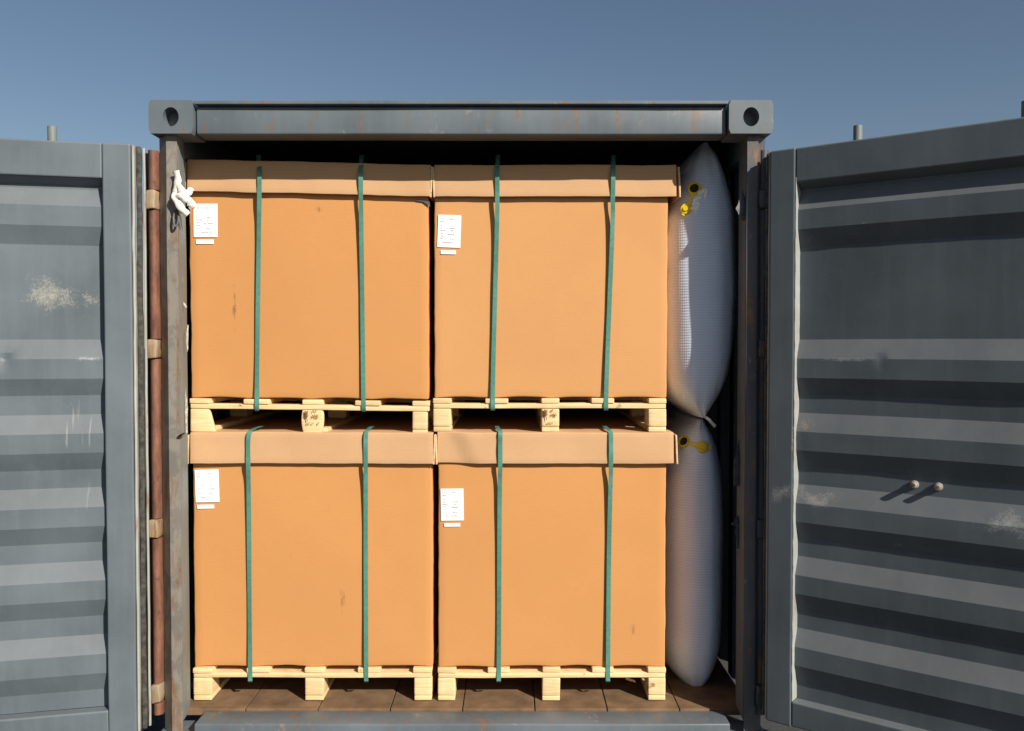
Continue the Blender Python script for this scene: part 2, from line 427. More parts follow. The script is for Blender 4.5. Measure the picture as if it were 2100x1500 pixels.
def door(A, ang, sgn, paint, dents):
    """sgn +1: right leaf. Local x runs from the hinge outwards, y backwards, z up."""
    X = lambda s: sgn * s
    def slab(bm, s0, s1, d0, d1, z0, z1, r=.004, n=(1, 1, 1), disp=None):
        a, b = sorted((X(s0), X(s1))); return shell(bm, a, b, d0, d1, z0, z1, r, n, disp)
    wv = lambda p: Vector((nz(p, 2.0, 5) * .002, nz(p, 1.7, 2) * .003, 0))
    bm = bmesh.new()
    slab(bm, 0, .10, 0, .058, ZB, ZTOP, .006, (2, 1, 60), wv)                       # hinge stile
    slab(bm, DW - .05, DW, .028, .058, ZB, ZTOP, .006, (2, 1, 60), wv)                 # free stile
    slab(bm, .101, DW - .051, .003, .056, prof[0][0], ZTOP - .001, .006, (20, 1, 2), wv)   # top rail
    slab(bm, .101, DW - .051, .003, .056, ZB + .001, ZB + .10, .006, (20, 1, 2), wv)       # bottom rail
    fr = obj('door', bm, paint, None, 9); C.objects.unlink(fr); C.objects.link(fr)
    fr.parent = cont; fr.location = Vector((A[0], A[1], 0)) - cont.location; fr.rotation_euler = (0, 0, -ang * sgn)
    # corrugated panel
    bm = bmesh.new(); zs = []
    for i in range(len(prof) - 1):
        (za, da), (zb, db) = prof[i], prof[i + 1]; n = 8 if za - zb > .2 else 3
        for k in range(n): zs.append((za + (zb - za) * k / n, da + (db - da) * k / n))
    zs.append(prof[-1])
    cols = [.0985 + (DW - .148 + .001) * k / 90 for k in range(91)]
    grid = []
    for z, d in zs:
        row = []
        for s in cols:
            dd = d + nz((s, 0, z), 2.2, 11 * sgn) * .0025 + nz((s, 0, z), 9, 3) * .0006
            zz = z + nz((s, 4, z * .4), 1.3, 5 + sgn) * .0035
            for (cs, cz, rad, dep) in dents:
                q = math.hypot(s - cs, (z - cz) * 1.3) / rad
                if q < 1: dd += dep * (1 - q * q) ** 2
            row.append(bm.verts.new((X(s), dd, zz)))
        grid.append(row)
    for i in range(len(grid) - 1):
        for j in range(len(cols) - 1): bm.faces.new((grid[i][j], grid[i][j + 1], grid[i + 1][j + 1], grid[i + 1][j]))
    obj('corrugated_panel', bm, paint, fr, 14)
    bm = bmesh.new(); slab(bm, .097, DW - .048, .0575, .0625, ZB + .004, ZTOP - .004, .002)
    obj('outer_sheet', bm, paint, fr)
    bm = bmesh.new(); slab(bm, .1003, .1042, .0035, .055, prof[-1][0], prof[0][0] + .02, .001, (1, 1, 120), lambda p: Vector((nz(p, 30, 3) * .0016, nz(p, 17, 8) * .002, 0)))
    if sgn > 0: obj('pale_stile_strip', bm, M_pale_strip, fr)  # pale strip along the stile's inner side, right leaf only
    else: bm.free()
    # rubber seal and steel edge strips along the hinge edge
    bm = bmesh.new(); slab(bm, -.010, -.001, .012, .050, ZB, ZTOP, .003, (1, 1, 60), lambda p: Vector((nz(p, 7) * .002, 0, 0)))
    obj('edge_strip', bm, M_strip, fr, 40)
    bm = bmesh.new(); slab(bm, -.030, -.011, .040, .064, ZB, ZTOP, .005, (1, 1, 80), lambda p: Vector((nz(p, 14) * .003, nz(p, 11, 4) * .003, 0)))
    obj('rubber_seal', bm, M_seal, fr, 40)
    bm = bmesh.new(); slab(bm, -.040, -.032, .066, .080, ZB, ZTOP, .002, (1, 1, 40), lambda p: Vector((nz(p, 6, 2) * .002, 0, 0)))
    obj('edge_strip', bm, M_strip, fr, 40)
    for s in (.30, .86):                                           # locking rods on the outer side
        bm = bmesh.new(); tube(bm, [(X(s), .115, .08), (X(s), .115, 2.52)], .017, 12)
        obj('locking_rod', bm, M_return, fr, 60)
        for z in (.5, 1.3, 2.1):
            bm = bmesh.new(); slab(bm, s - .04, s + .04, .064, .135, z - .02, z + .02, .004)
            obj('rod_bracket', bm, paint, fr)
    return fr

M_pale_strip = steel_paint('pale_strip_paint', (.29, .31, .30), wear=.5, rust=.04, rough=.6)
M_strip = steel_paint('seal_retainer', (.33, .34, .31), wear=.52, rust=.12, rough=.55)
M_seal = plain('perished_rubber', (.055, .052, .045), .75, .25, .6, 45, .5, .006)
pale = (.44, .41, .33)
zd = lambda y: zat(y, 3.43)
LD = door((xat(272, 3.335), 3.335), R(13.0), -1,
     steel_paint('left_door_paint', PAINT, wear=.74, sunlit_dust=.36,
        scrapes=[((-.285, .05, zd(613)), (.12, .2, .115), pale, .62), ((-.165, .05, zd(612)), (.085, .2, .085), pale, .67), ((-.16, .03, zd(735)), (.10, .2, .014), (.5, .5, .47), .66), ((-.46, .03, zd(738)), (.03, .2, .03), (.5, .5, .5), .68)],
        drips=[((-.20, .04, zd(870)), (.085, .3, .16)), ((-.175, .04, zd(1010)), (.03, .3, .12))]), [(.455, zd(738), .05, .012)])
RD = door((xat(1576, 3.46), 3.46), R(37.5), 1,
     steel_paint('right_door_paint_shaded', tuple(c * .74 for c in PAINT), wear=.72, sunlit_dust=.45, spec=.3,  # same container paint, darkened to deepen this door's grazing shade
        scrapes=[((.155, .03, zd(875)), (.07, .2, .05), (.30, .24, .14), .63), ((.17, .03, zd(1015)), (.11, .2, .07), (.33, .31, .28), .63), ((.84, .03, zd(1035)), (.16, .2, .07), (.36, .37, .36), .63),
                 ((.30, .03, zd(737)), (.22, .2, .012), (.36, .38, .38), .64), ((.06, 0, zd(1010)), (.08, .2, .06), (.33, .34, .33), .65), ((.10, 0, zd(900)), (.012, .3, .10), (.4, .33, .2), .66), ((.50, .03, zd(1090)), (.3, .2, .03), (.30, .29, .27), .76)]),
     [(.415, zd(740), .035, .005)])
M_bolt = steel_paint('worn_bolt', (.24, .235, .21), wear=.45, rust=.5, rough=.6)
# two bolts through the right panel
dA, dd = Vector((xat(1576, 3.46), 3.46, 0)), Vector((math.cos(R(37.5)), -math.sin(R(37.5)), 0))
for s in (.530, .610):
    z = zd(973)
    bm = bmesh.new(); tube(bm, [(s, .060, z), (s + .003, .022, z + .001), (s + .003, .019, z + .001)], [.0105, .0105, .0085], 14)
    bolt = obj('bolt', bm, M_bolt, RD, 50)
    bm = bmesh.new(); tube(bm, [(s, .054, z), (s, .046, z), (s, .044, z)], [.0155, .0145, .0115], 14)
    obj('bolt_collar', bm, M_bolt, RD, 40)
bm = bmesh.new()                                                    # small dark oval ring on the left post
c = at(362, 448, YP - .012); pts = [c + Vector((.010 * math.cos(a), -.006 + .006 * math.sin(a), .034 * math.sin(a))) for a in [2 * math.pi * k / 24 for k in range(25)]]
tube(bm, pts, .0045, 8); obj('dark_oval_ring', bm, M_dark, cont, 60)

# ------------------------------------------------------------------ pallets
def pallet(label, group, xs, blocks, z0, shear=0.0, marks=None, odd=None, zslope=0.0):
    """xs: pixel spans of the five deck boards, blocks: pixel spans of the three block columns"""
    Y0, Y1 = YB - .012, YB + 1.15
    X0, X1 = xat(xs[0][0], YB), xat(xs[-1][1], YB)
    t = thing('wooden_pallet', label, 'pallet', ((X0 + X1) / 2, YB + .55, z0), group)
    wv = lambda p: Vector((nz(p, 6) * .003, nz(p, 4, 3) * .003, nz(p, 5, 7) * .002 + (p.x - X0) * zslope))
    for a, b in xs:                                               # deck boards run front to back
        x0, x1 = xat(a, YB), xat(b, YB); o = random.uniform(-.004, .004)
        obj('deck_board', box(x0, x1, Y0 + o, Y1, z0 + .1225, z0 + .144, .0035, (3, 6, 1), wv), M_wood, t, 40)
    for k in range(3):                                            # bearers run across
        y = [Y0 + .002, YB + .52, Y1 - .10][k]
        obj('bearer', box(X0 + .002, X1 - .002, y, y + .095, z0 + .101, z0 + .122, .0035, (14, 2, 1), wv), M_wood, t, 40)
    first = {}
    for i, (a, b) in enumerate(blocks):
        x0, x1 = xat(a, YB), xat(b, YB)
        for k in range(3):
            y = [Y0 + .004, YB + .52, Y1 - .10][k]; od = odd if (odd and k == 0) else {}
            f = od.get(i)
            def dp(p, f=f, x0=x0, x1=x1):
                q = wv(p)
                u = (p.z - z0 - .022) / .079
                if f == 'lean' and p.x > (x0 + x1) / 2: q.x += .022 * (1 - u) - .004
                if f == 'round': q.x += (1 if p.x > (x0 + x1) / 2 else -1) * (.004 * (1 - (2 * u - 1) ** 2) - .001)
                return q
            blk = obj('block', box(x0, x1, y, (y + .024 if (odd and odd.get(i) and k == 0) else y + .10), (z0 + .0005 if (odd and odd.get(i) and k == 0) else z0 + .0225), z0 + .1005, .006, (4, 3, 5), dp), M_wood, t, 40)
            if k == 0: first[i] = blk
        obj('runner_board', box(x0 + .001, x1 + (.016 if (odd and odd.get(i)) else -.001), Y0 + (.03 if (odd and odd.get(i)) else .006), Y1, z0 + .001, z0 + .022, .0035, (3, 6, 1), wv), M_wood, t, 40)
    if marks:                                                     # stamp burnt into the middle block
        x0, x1 = xat(blocks[1][0], YB), xat(blocks[1][1], YB); yf = Y0 - .0045; zz = z0 + .0225
        sub = first[1]; W = x1 - x0
        zo = (x0 - X0) * zslope
        def textmesh(s, size, x, z):
            cu = bpy.data.curves.new('stamp', 'FONT'); cu.body = s; cu.size = size; cu.extrude = .0006; cu.align_x = 'CENTER'; cu.resolution_u = 2
            to = bpy.data.objects.new('stamp_text', cu); C.objects.link(to); bpy.context.view_layer.update()
            me = bpy.data.meshes.new_from_object(to.evaluated_get(bpy.context.evaluated_depsgraph_get()))
            bpy.data.objects.remove(to)
            me.transform(Matrix.Translation((x, yf, z)) @ Matrix.Rotation(math.pi / 2, 4, 'X')); me.materials.append(M_stamp)
            ob = bpy.data.objects.new('stamp', me); C.objects.link(ob); ob.parent = sub
        for s, sz, fx, fz in marks: textmesh(s, sz, x0 + W * fx, zz + .078 * fz + zo)
        bm = bmesh.new()                                          # ear of wheat in its frame
        cx, cz = x0 + W * .24, zz + .052 + zo
        tube(bm, [(cx + .004, yf, cz - .022), (cx, yf, cz), (cx - .002, yf, cz + .022)], .0016, 5)
        for k in range(4):
            for s in (-1, 1): tube(bm, [(cx, yf, cz - .006 + k * .007), (cx + s * .008, yf, cz + .002 + k * .007)], [.0028, .0012], 5)
        obj('stamp', bm, M_stamp, sub)
    return t

zU = zat(885, YB) - .002                                          # underside of the upper pallets
gP = 'pale pine pallets under the cartons'
mk = [('YY', .018, .62, .86), ('MB', .021, .66, .56), ('KD  01', .011, .42, .22), ('8', .013, .80, .22)]
pUL = pallet('pale pine pallet under the upper left carton, with a bulging stamped middle block', gP,
       [(390, 430), (500, 552), (620, 661), (729, 779), (845, 881)], [(390, 430), (619, 662), (845, 876)], zU, 0, mk, {0: 'lean', 1: 'round'}, -.0125)
pUR = pallet('pale pine pallet under the upper right carton, beside the dunnage bags', gP,
       [(888, 926), (996, 1043), (1110, 1147), (1213, 1259), (1330, 1366)], [(888, 925), (1110, 1147), (1329, 1366)], zU, 0,
       [('IP', .015, .62, .84), ('MB', .018, .70, .58), ('KD 02', .009, .5, .18)])
pLL = pallet('pale pine pallet standing on the container floor at the left', gP,
       [(392, 432), (502, 550), (622, 662), (731, 778), (846, 884)], [(392, 430), (622, 661), (848, 884)], Z0 + .002)
pLR = pallet('pale pine pallet standing on the container floor at the right', gP,
       [(896, 934), (1000, 1045), (1113, 1150), (1215, 1260), (1330, 1367)], [(896, 932), (1113, 1150), (1331, 1367)], Z0 + .002)

# ------------------------------------------------------------------ cartons
def glyphs(bm, x, z, w, h, y, rnd):
    """a row of tiny print marks"""
    p = x
    while p < x + w:
        gw = rnd.uniform(.0022, .0045)
        if rnd.random() < .85:
            zz = rnd.choice((0, 0, h * .25))
            vs = [bm.verts.new(c) for c in ((p, y, z + zz * .5), (p + gw * .8, y, z + zz * .5), (p + gw * .8, y, z + h - zz * .3), (p, y, z + h - zz * .3))]
            bm.faces.new(vs)
        p += gw * 1.15

def carton(label, px, z0, z1, lidpx, lidz, lidtilt, labelpx, smallpx, lang, straps, mat, seed, depth=1.14, creases=(), yoff=0.0, zslope=0.0):
    x0, x1 = xat(px[0], YB), xat(px[1], YB); yf = YB + yoff
    t = thing('cardboard_carton', label, 'carton', ((x0 + x1) / 2, YB + .55, z0), 'strapped cartons stacked in the container')
    def body(p):
        front = max(0, 1 - (p.y - yf) / .3)
        ux, uz = (p.x - x0) / (x1 - x0), (p.z - z0) / (z1 - z0)
        b = -.006 * math.sin(math.pi * ux) * math.sin(math.pi * uz) * front            # slight bulge
        b += (nz(p, 1.6, seed) * .0032 + nz(p, 5, seed + 3) * .0006) * front
        dz = (p.x - x0) * zslope * (1 - uz)
        if uz < .05: dz += (.006 * (abs(math.sin(ux * math.pi * 4.0)) - 1) + nz(p, 12, seed) * .003) * (1 - uz / .05) + .006
        e = nz((p.x * .2, p.y * .2, p.z), 9, seed + 5) * .0035 + nz((p.x, 0, p.z), 30, seed) * .0014
        dx = e * (1 if ux < .05 else (-.8 if ux > .95 else 0))
        return Vector((dx, b, dz))
    bd = obj('box_body', box(x0, x1, yf, YB + depth, z0, z1, .007, (34, 8, 40), body), mat, t, 50)
    # lid: a tray with front, back and two side skirts
    lx0, lx1 = xat(lidpx[0], YB - .02), xat(lidpx[1], YB - .02); lz0, lz1 = lidz; h = lz1 - lz0
    yl = yf - .026
    def lidd(p):
        ux = (p.x - lx0) / (lx1 - lx0); uz = (p.z - lz0) / h
        front = max(0, 1 - (p.y - yl) / .15)
        b = (nz((p.x, 0, p.z), 3.5, seed + 20) * .006 + nz((p.x, 0, p.z), 14, seed + 30) * .0014 + .006 * (uz - .4)) * front
        for cx, wdt, dep in creases:
            q = (ux - cx - (.5 - uz) * .06) / wdt
            if q < 1: b += dep * max(0, min(1, 1 - q)) * front
        dz = (1 - ux) * lidtilt + nz((p.x, p.y, 0), 5, seed + 8) * .0035 + nz((p.x, p.y, 0), 16, seed + 9) * .0012
        return Vector((0, b, dz))
    bm = bmesh.new()
    shell(bm, lx0, lx1, yl, yl + .0065, lz0, lz1 - .002, .003, (44, 1, 6), lidd)
    shell(bm, lx0, lx1, yl + .002, YB + depth + .02, lz1 - .0075, lz1, .003, (30, 10, 1), lidd)
    shell(bm, lx0, lx1, YB + depth + .014, YB + depth + .0205, lz0, lz1 - .009, .003, (6, 1, 2), None)
    lid = obj('lid', bm, M_lid, t, 40)
    for s, xe in ((-1, lx0), (1, lx1)):
        def fl(p, s=s, xe=xe):
            k = 1 - (p.z - lz0) / h
            fr = max(0, 1 - (p.y - yl) / .25)
            return Vector((s * (.004 + .006 * k * fr) + nz(p, 9, seed + s) * .002, 0, (lidtilt if s < 0 else 0) + nz(p, 8, seed) * .002))
        a, b = sorted((xe + s * .001, xe + s * .009))
        obj('lid_flap', box(a, b, yl - .001, YB + depth + .01, lz0 - .003, lz1 - .010, .002, (1, 6, 3), fl), M_edge, lid, 40)
    # shipping label with its print, and the small sticker below it
    rnd = random.Random(seed)
    def sticker(name, p, ang, thick=.0012):
        cx, cz = at((p[0] + p[2]) / 2, (p[1] + p[3]) / 2, yf).x, at(1050, (p[1] + p[3]) / 2, yf).z
        wd, hh = (p[2] - p[0]) / F * yf, (p[3] - p[1]) / F * yf
        q = body(Vector((cx, yf, cz)))
        Mx = Matrix.Translation((cx, yf + q.y - .0042, cz)) @ Matrix.Rotation(ang, 4, 'Y')
        bm = box(-wd / 2, wd / 2, 0, thick, -hh / 2, hh / 2, .0005, (6, 1, 6), lambda p: Vector((0, nz(p, 12, seed) * .0008, 0)))
        bm.transform(Mx); return obj(name, bm, M_label, t), Mx, wd, hh
    so_, Mx, wd, hh = sticker('label', labelpx, lang)
    bm = bmesh.new()
    for fx, fz, fw in ((.14, .86, .12), (.50, .86, .24), (.08, .77, .18), (.12, .64, .06), (.12, .57, .10), (.08, .50, .26), (.48, .57, .28), (.56, .50, .12), (.14, .42, .10), (.44, .39, .36), (.14, .33, .10), (.13, .25, .10), (.54, .24, .18), (.22, .13, .50)):
        glyphs(bm, -wd / 2 + fx * wd, -hh / 2 + fz * hh, fw * wd, .0055, -.0014, rnd)
    bm.transform(Mx); tag(obj('printed_text', bm, M_ink, so_), None, kind='stuff')
    sticker('sticker', smallpx, lang * .7)
    # straps
    for pts, tw in straps:
        P = []
        for (x, y, off) in pts: q = at(x, y, yf + off); P.append(q)
        P = smooth_path(P, 8); n = len(P)
        bm = bmesh.new(); ribbon(bm, P, .0185, .0012, lambda i: (1, tw * math.sin(i * .45) + (nz((i * .2, seed, tw), 1) * .25), .02))
        obj('strap', bm, M_strap, t, 30)
    return t

zb = zU + .144
top_l = [(0, 0, 0)]
Mc = [cardboard('carton_board', CARD, 1, scuffs=[((xat(482, YB) , YB, zat(625, YB)), (.016, .3, .18), (.20, .10, .045)), ((xat(655, YB), YB, zat(430, YB)), (.03, .3, .03), (.30, .13, .05))]),
      cardboard('carton_board', tuple(c * k for c, k in zip(CARD, (1.04, 1.11, 1.24))), 2),
      cardboard('carton_board', CARD, 3, scuffs=[((xat(700, YB), YB, zat(1230, YB)), (.03, .3, .10), (.34, .16, .06))]),
      cardboard('carton_board', tuple(c * 1.02 for c in CARD), 4, scuffs=[((xat(1300, YB), YB, zat(1290, YB)), (.03, .3, .06), (.34, .16, .06))])]
lz = zat(404, YB - .02)
cUL = carton('upper left carton with a slanting lid and a dark vertical scuff', (391, 879), zb, lz + .120, (388, 884), (lz, lz + .135), .024,
     (398, 419, 447, 487), (403, 492, 439, 501), 0, [([(530, 318, .06), (532, 345, -.031), (532, 400, -.033), (531, 470, -.022), (529, 620, -.016), (527, 780, -.014), (527, 838, -.018), (527, 841, .02)], .12),
     ([(742, 318, .06), (740, 345, -.031), (740, 403, -.033), (741, 470, -.022), (743, 620, -.016), (745, 790, -.014), (746, 840, -.018), (746, 843, .02)], -.12)], Mc[0], 1, zslope=-.008)
cUR = carton('upper right carton beside the dunnage bag, its label tilted', (891, 1368), zb, lz + .120, (891, 1385), (lz, lz + .135), 0,
     (898, 442, 945, 508), (904, 514, 935, 522), R(2.0), [([(1022, 318, .06), (1020, 345, -.031), (1020, 403, -.033), (1019, 470, -.022), (1015, 620, -.016), (1011, 780, -.014), (1011, 837, -.018), (1011, 840, .02)], .12),
     ([(1258, 318, .06), (1258, 345, -.031), (1257, 403, -.033), (1256, 470, -.022), (1250, 620, -.016), (1244, 780, -.014), (1243, 837, -.018), (1243, 840, .02)], -.1)], Mc[1], 2)
lzl = zat(951, YB - .02)
cLL = carton('lower left carton with straight lid, label high in its corner', (393, 886), Z0 + .146, zU - .012, (389, 888), (lzl, zU - .001), 0,
     (401, 963, 450, 1030), (405, 1035, 440, 1043), R(-1.5), [([(540, 873, .12), (520, 880, .01), (512, 887, -.027), (509, 905, -.033), (509, 952, -.034), (510, 1000, -.022), (511, 1135, -.015), (513, 1370, -.014), (513, 1396, -.018), (513, 1399, .02)], .12),
     ([(765, 873, .12), (756, 880, .01), (751, 887, -.027), (750, 905, -.033), (750, 952, -.034), (750, 1000, -.022), (750, 1135, -.015), (751, 1370, -.014), (751, 1396, -.018), (751, 1399, .02)], -.12)], Mc[2], 3)
cLR = carton('lower right carton with a dented lid corner and label set low', (898, 1367), Z0 + .146, zU - .012, (896, 1382), (lzl, zU - .001), 0,
     (904, 1002, 951, 1068), (911, 1073, 944, 1080), R(-.8), [([(1018, 873, .12), (1022, 880, .01), (1026, 887, -.027), (1026, 905, -.033), (1026, 952, -.034), (1025, 1000, -.022), (1024, 1135, -.015), (1023, 1370, -.014), (1023, 1396, -.018), (1023, 1399, .02)], .12),
     ([(1238, 873, .12), (1246, 880, .01), (1252, 887, -.027), (1253, 905, -.033), (1253, 952, -.034), (1252, 1000, -.022), (1249, 1135, -.015), (1247, 1370, -.014), (1247, 1396, -.018), (1247, 1399, .02)], -.1)], Mc[3], 4, creases=[(.075, .07, .015)])

M_tape = plain('brown_tape', (.44, .225, .088), .45, .4, .1, 40); M_pink = plain('pale_tape', (.53, .272, .12), .5, .4, .1, 40); M_gtape = plain('dark_tape', (.09, .095, .11), .5, .4, .4, 60)
def patch(root, name, poly, mat, off=.010):
    pts = [at(x, y, YB - off) for x, y in poly]
    bm = bmesh.new(); f = bm.faces.new([bm.verts.new(p) for p in pts]); e = bmesh.ops.extrude_face_region(bm, geom=[f])
    for v in e['geom']:
        if isinstance(v, bmesh.types.BMVert): v.co.y += .0012
    obj(name, bm, mat, root)
patch(cUL, 'torn_tape', [(853, 409), (868, 410), (874, 413), (881, 414), (882, 424), (876, 420), (868, 414), (853, 412)], M_gtape, .007)

# ------------------------------------------------------------------ dunnage bags
Mb = Mat('woven_white_bag', .42, .45)
wv1 = Mb.n('ShaderNodeTexWave', wave_type='BANDS', bands_direction='Z'); wv1.inputs['Scale'].default_value = 27; wv1.inputs['Distortion'].default_value = 2.0; wv1.inputs['Detail'].default_value = 2; Mb.l(Mb.tc, wv1.inputs[0])
wv2 = Mb.n('ShaderNodeTexWave', wave_type='BANDS', bands_direction='X'); wv2.inputs['Scale'].default_value = 40; wv2.inputs['Distortion'].default_value = 1; Mb.l(Mb.tc, wv2.inputs[0])
bn = Mb.noise(4, Mb.mapping((1, 1, .6)), 5, .6)
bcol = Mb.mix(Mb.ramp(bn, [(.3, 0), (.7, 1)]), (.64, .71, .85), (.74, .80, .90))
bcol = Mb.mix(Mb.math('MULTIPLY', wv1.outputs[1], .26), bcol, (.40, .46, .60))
Mb.color(bcol); Mb.bump(Mb.math('ADD', wv1.outputs[1], Mb.math('MULTIPLY', wv2.outputs[1], .4)), .28, .003)
def bag(label, rows, ring, cap, tab, seed, knob, YC=4.038):
    def interp(y):
        for (a, b) in zip(rows, rows[1:]):
            if a[0] <= y <= b[0]:
                t = (y - a[0]) / (b[0] - a[0]); t = t * 1.0
                return a[1] + (b[1] - a[1]) * t, a[2] + (b[2] - a[2]) * t
        return rows[-1][1:]
    ys = []
    for a, b in zip(rows, rows[1:]):
        n = max(2, int((b[0] - a[0]) / 6))
        ys += [a[0] + (b[0] - a[0]) * k / n for k in range(n)]
    ys.append(rows[-1][0])
    sm = []
    for i in range(len(ys)):                                       # smooth the outline
        acc = [0, 0, 0]
        for k in range(-3, 4):
            yy = min(max(ys[i] + k * 4, rows[0][0]), rows[-1][0]); l, r = interp(yy); acc[0] += l; acc[1] += r; acc[2] += 1
        sm.append((ys[i], acc[0] / acc[2], acc[1] / acc[2]))
    wmax = max(r - l for _, l, r in sm)
    def pt(row, th):
        y, l, r = row; Yr = YC - .22
        a = (r - l) / 2 / F * Yr; cx = ((r + l) / 2 - 1050) / F * Yr; wn_ = (r - l) / wmax
        b = .21 + .10 * wn_
        c, s = math.cos(th), math.sin(th)
        ex = .80
        X = (cx + a * math.copysign(abs(c) ** ex, c)) * (1 + .030 * (.5 + .5 * c) * wn_) + .22 * a * max(0, s) * (1 - abs(c)) * wn_
        bb = b if s > 0 else .55
        Y = YC - bb * math.copysign(abs(s) ** .9, s)
        z = zat(y, Yr)
        p = Vector((X, Y, z))
        tip = 1 - wn_
        p.x += (nz(p, 5, seed) * .004 + nz((p.x * 3, p.y, p.z * .3), 9, seed) * .004 * tip)
        cr = abs(nz((th * 2.6, seed, p.z * 1.6), 1.0, seed + 2)); p.y += (.010 * tip + .0025) * (1 - min(1, cr * 5)) * (1 if s > 0 else 0)
        p.y += nz(p, 4, seed + 4) * .008 + nz((p.x * 3, 0, p.z * .25), 11, seed + 7) * (.004 + .012 * tip)
        return p
    cx = (sm[len(sm) // 2][1] + sm[len(sm) // 2][2]) / 2
    base = at(cx, rows[-1][0], YC)
    t = thing('dunnage_bag', label, 'air bag', base, 'inflated bags wedged beside the cartons')
    bm = bmesh.new(); N = 64
    G = [[bm.verts.new(pt(r, 2 * math.pi * k / N)) for k in range(N)] for r in sm]
    for i in range(len(G) - 1):
        for k in range(N): bm.faces.new((G[i][k], G[i][(k + 1) % N], G[i + 1][(k + 1) % N], G[i + 1][k]))
    bm.faces.new(G[0]); bm.faces.new(list(reversed(G[-1])))
    obj('bag_body', bm, Mb.m, t, 60)
    def surf(px, py):
        """front surface point of the bag behind a pixel"""
        row = min(sm, key=lambda r: abs(r[0] - py)); best = None
        for k in range(400):
            p = pt((py, row[1], row[2]), math.pi * k / 399)
            d = abs(1050 + F * p.x / p.y - px)
            if best is None or d < best[0]: best = (d, p)
        k = 1.0
        p = best[1]; q = at(px, py, p.y); return Vector((p.x, p.y, q.z))
    def frame(px, py):
        p = surf(px, py); e = 4
        n = (surf(px + e, py) - surf(px - e, py)).cross(surf(px, py + e) - surf(px, py - e)).normalized()
        if n.y > 0: n = -n
        return p, n
    def disc(px, py, r, h, name, mat, parent, hole=0.0, lift=.003):
        p, n = frame(px, py); n = (n + Vector((0, -.6, 0))).normalized()
        a = n.cross(Vector((0, 0, 1))).normalized(); b = a.cross(n)
        bm = bmesh.new(); K = 28
        if hole:
            prf = [(hole, 0), (hole, h), (hole + (r - hole) * .35, h * 1.25), (r * .93, h), (r, 0)]
        else:
            prf = [(0, h), (r * .45, h), (r * .5, h * .72), (r * .86, h * .72), (r, h * .45), (r, 0)]
        V = [[bm.verts.new(p + n * (lift + z_) + (a * math.cos(2 * math.pi * k / K) + b * math.sin(2 * math.pi * k / K)) * max(rad, 1e-4)) for k in range(K)] for rad, z_ in prf]
        for i in range(len(V) - 1):
            for k in range(K): bm.faces.new((V[i][k], V[i][(k + 1) % K], V[i + 1][(k + 1) % K], V[i + 1][k]))
        return obj(name, bm, mat, parent, 40), p, n
    rg, p0, n0 = disc(*ring, .0285, .012, 'valve_ring', M_yellow, t, .0195)
    disc(*ring, .0198, .004, 'valve_opening', M_black, rg)
    cp, p1, n1 = disc(*cap, .0250, .016, 'valve_cap', M_yellow, t, 0, .004)
    mids = []
    for k in range(9):
        f = k / 8; p, n = frame(ring[0] + (cap[0] - ring[0]) * f, ring[1] + (cap[1] - ring[1]) * f)
        mids.append(p + n * .008 + Vector((.006 * math.sin(math.pi * f), -.003, 0)))
    d = (mids[-1] - mids[0]).normalized(); mids = [m for m in mids if (m - p0).length > .024]
    bm = bmesh.new(); ribbon(bm, mids, .0125, .004, lambda i: d.cross(Vector((0, 1, 0)))); obj('cap_tether', bm, M_yellow, cp, 40)
    p, n = frame(*knob); q, _ = frame(*cap)
    bm = bmesh.new(); tube(bm, [q + n * .008, p + n * .008], [.012, .009], 10, .5); obj('cap_tab', bm, M_yellow, cp, 50)
    return t, surf, frame

upper = [(292, 1441, 1450), (300, 1428, 1462), (320, 1412, 1477), (340, 1403, 1485), (365, 1394, 1492), (400, 1377, 1500), (440, 1364, 1506), (500, 1357, 1509), (580, 1355, 1510), (660, 1355, 1508), (720, 1357, 1504), (770, 1362, 1496), (800, 1371, 1485), (825, 1388, 1473), (845, 1416, 1460), (857, 1441, 1449)]
bU, sU, fU = bag('upper white woven air bag, its yellow valve cap hanging open beside the upper carton', upper, (1423, 388), (1406, 430), None, 1, (1401, 443))
lower = [(861, 1437, 1445), (870, 1420, 1452), (880, 1404, 1459), (900, 1386, 1468), (930, 1373, 1476), (960, 1363, 1481), (1000, 1358, 1484), (1080, 1356, 1485), (1200, 1356, 1485), (1330, 1358, 1482), (1380, 1375, 1470), (1410, 1405, 1450), (1424, 1426, 1434)]
bL, sL, fL = bag('lower white woven air bag with its yellow valve cap stretched to the right', lower, (1405, 907), (1440, 917), None, 2, (1456, 919), 4.16)
# sewn tail at the foot of the upper bag
bm = bmesh.new(); P = smooth_path([at(1447, 856, 3.80), at(1455, 862, 3.785), at(1460, 868, 3.78), at(1467, 875, 3.785)], 5)
ribbon(bm, P, .012, .003, lambda i: (.6, .2, .8)); obj('seam_tail', bm, M_film, bU, 40)
# sun patch beside the upper valve, put in as raised white folds
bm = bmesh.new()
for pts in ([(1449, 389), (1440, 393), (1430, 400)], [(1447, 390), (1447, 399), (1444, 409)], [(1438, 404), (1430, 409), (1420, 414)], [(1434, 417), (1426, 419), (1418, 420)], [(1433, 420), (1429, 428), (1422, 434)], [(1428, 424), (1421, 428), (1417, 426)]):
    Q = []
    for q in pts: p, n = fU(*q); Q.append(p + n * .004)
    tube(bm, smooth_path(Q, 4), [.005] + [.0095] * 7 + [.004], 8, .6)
obj('sun_patch_fold', bm, plain('sun_patch_white', (.88, .88, .87), .45, .4, .05, 60, .3), bU, 50)

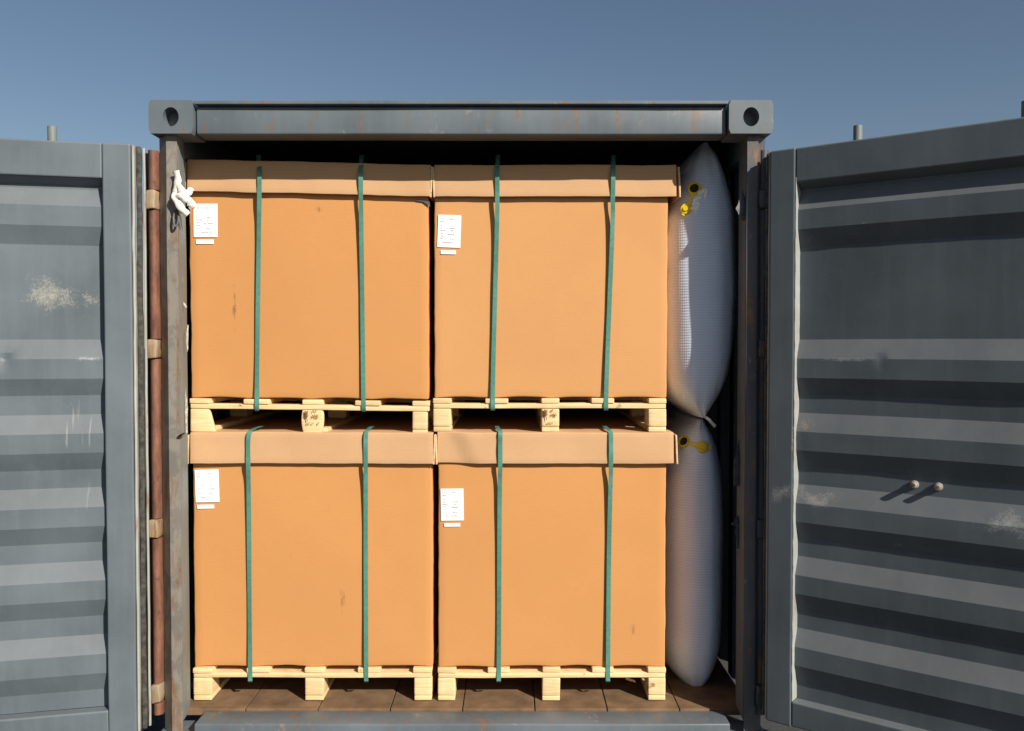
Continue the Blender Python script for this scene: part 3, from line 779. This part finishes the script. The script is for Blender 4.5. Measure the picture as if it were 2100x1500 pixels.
# ------------------------------------------------------------------ small things
YK = YP - .022
bm = bmesh.new()
def strand(pts, r, dy=0.0, flat=.34):
    P = [at(x, y, YK + dy + o) for x, y, o in pts]; P = smooth_path(P, 7); n = len(P)
    rr = [1.7 * r * (.75 + .35 * abs(nz((i * .13, r * 900, dy), 1)) + .10 * math.sin(i * .5 + r * 3000)) * (1 if i < n - 3 else .65) for i in range(n)]
    tube(bm, P, rr, 10, flat, (random.uniform(-.3, .3), 1, random.uniform(-.3, .3)))
strand([(361, 352, 0), (364, 368, 0), (363, 380, -.004), (361, 394, -.006), (364, 404, -.004)], .0115)
strand([(365, 378, -.004), (371, 390, -.018), (379, 399, -.02), (386, 396, -.012), (395, 394, -.004)], .0095)
strand([(384, 400, -.012), (390, 391, -.010), (393, 396, -.008)], .0075)
strand([(371, 396, -.016), (379, 407, -.02), (388, 412, -.014), (393, 421, -.008), (391, 428, -.004)], .0095)
strand([(359, 396, -.008), (360, 408, -.014), (367, 420, -.016), (376, 431, -.012), (387, 440, -.008)], .0105)
strand([(360, 408, -.012), (368, 402, -.022), (378, 402, -.022)], .0075)
for v in bm.verts: v.co += Vector((nz(v.co, 35, 2), nz(v.co, 35, 5), nz(v.co, 35, 8))) * .003
kn = obj('knotted_film_strip', bm, M_film, None, 60)
tag(kn, 'white knotted strip of film tied at the top of the left post', 'knotted strip')

def scrap(name, label, poly, Y, seed, mat=M_scrap, group=None):
    """a torn piece of tape, slightly curled"""
    pts = [at(x, y, Y) for x, y in poly]; cx = sum((p for p in pts), Vector()) / len(pts)
    bm = bmesh.new(); vs = [bm.verts.new(p) for p in pts]; f = bm.faces.new(vs)
    bmesh.ops.triangulate(bm, faces=[f]); bmesh.ops.subdivide_edges(bm, edges=bm.edges[:], cuts=3, use_grid_fill=True)
    for v in bm.verts:
        v.co.y += nz(v.co, 22, seed) * .010 + (v.co.x - cx.x) * .5; v.co.x += nz(v.co, 60, seed + 2) * .003; v.co.z += nz(v.co, 50, seed + 5) * .004
    bmesh.ops.solidify(bm, geom=bm.faces[:], thickness=.0012)
    return tag(obj(name, bm, mat, None, 50), label, 'tape', group)
gT = 'torn scraps of tape on the posts'
scrap('tape_scrap', 'torn grey tape high on the right post, beside the upper bag', [(1522, 388), (1526, 400), (1531, 405), (1532, 445), (1524, 454), (1513, 440), (1507, 430), (1515, 412), (1520, 404)], 3.575, 1, M_scrap, gT)
scrap('tape_scrap', 'long torn grey tape on the right post beside the lower bag', [(1516, 898), (1518, 925), (1518, 997), (1503, 997), (1504, 945), (1510, 928)], 3.665, 2, M_scrap, gT)
scrap('tape_scrap', 'pointed torn grey tape low on the right post, near the bottom of the picture', [(1515, 1055), (1517, 1095), (1519, 1128), (1512, 1126), (1507, 1090), (1511, 1079), (1495, 1074), (1506, 1068)], 3.665, 3, M_scrap, gT)
scrap('tape_scrap', 'cream torn paper strip along the left post beside the upper left pallet', [(381, 798), (383, 815), (382, 840), (385, 846), (384, 888), (382, 890), (382, 860), (380, 845), (381, 820)], 3.60, 4, M_cream, gT)
scrap('tape_scrap', 'tiny cream paper shred on the left post at mid-height of the upper carton', [(376, 620), (380, 624), (383, 630), (381, 632), (377, 626)], 3.60, 5, M_cream, gT)
scrap('tape_scrap', 'thin cream paper shreds on the left post just above the tall torn strip', [(384, 666), (386, 668), (385, 690), (386, 715), (384, 722), (383, 700)], 3.60, 6, M_cream, gT)
# dark twist of wire poking out beside the lower lid
bm = bmesh.new(); P = smooth_path([at(365, 897, YP - .006), at(370, 893, YP - .012), at(374, 891, YP - .02), at(380, 888, YP + .03)], 5)
tube(bm, P, [.004] * (len(P) - 3) + [.003, .002, .001], 7); tag(obj('wire_end', bm, M_black, None, 50), 'short dark wire end poking out of the left post by the lid', 'wire')
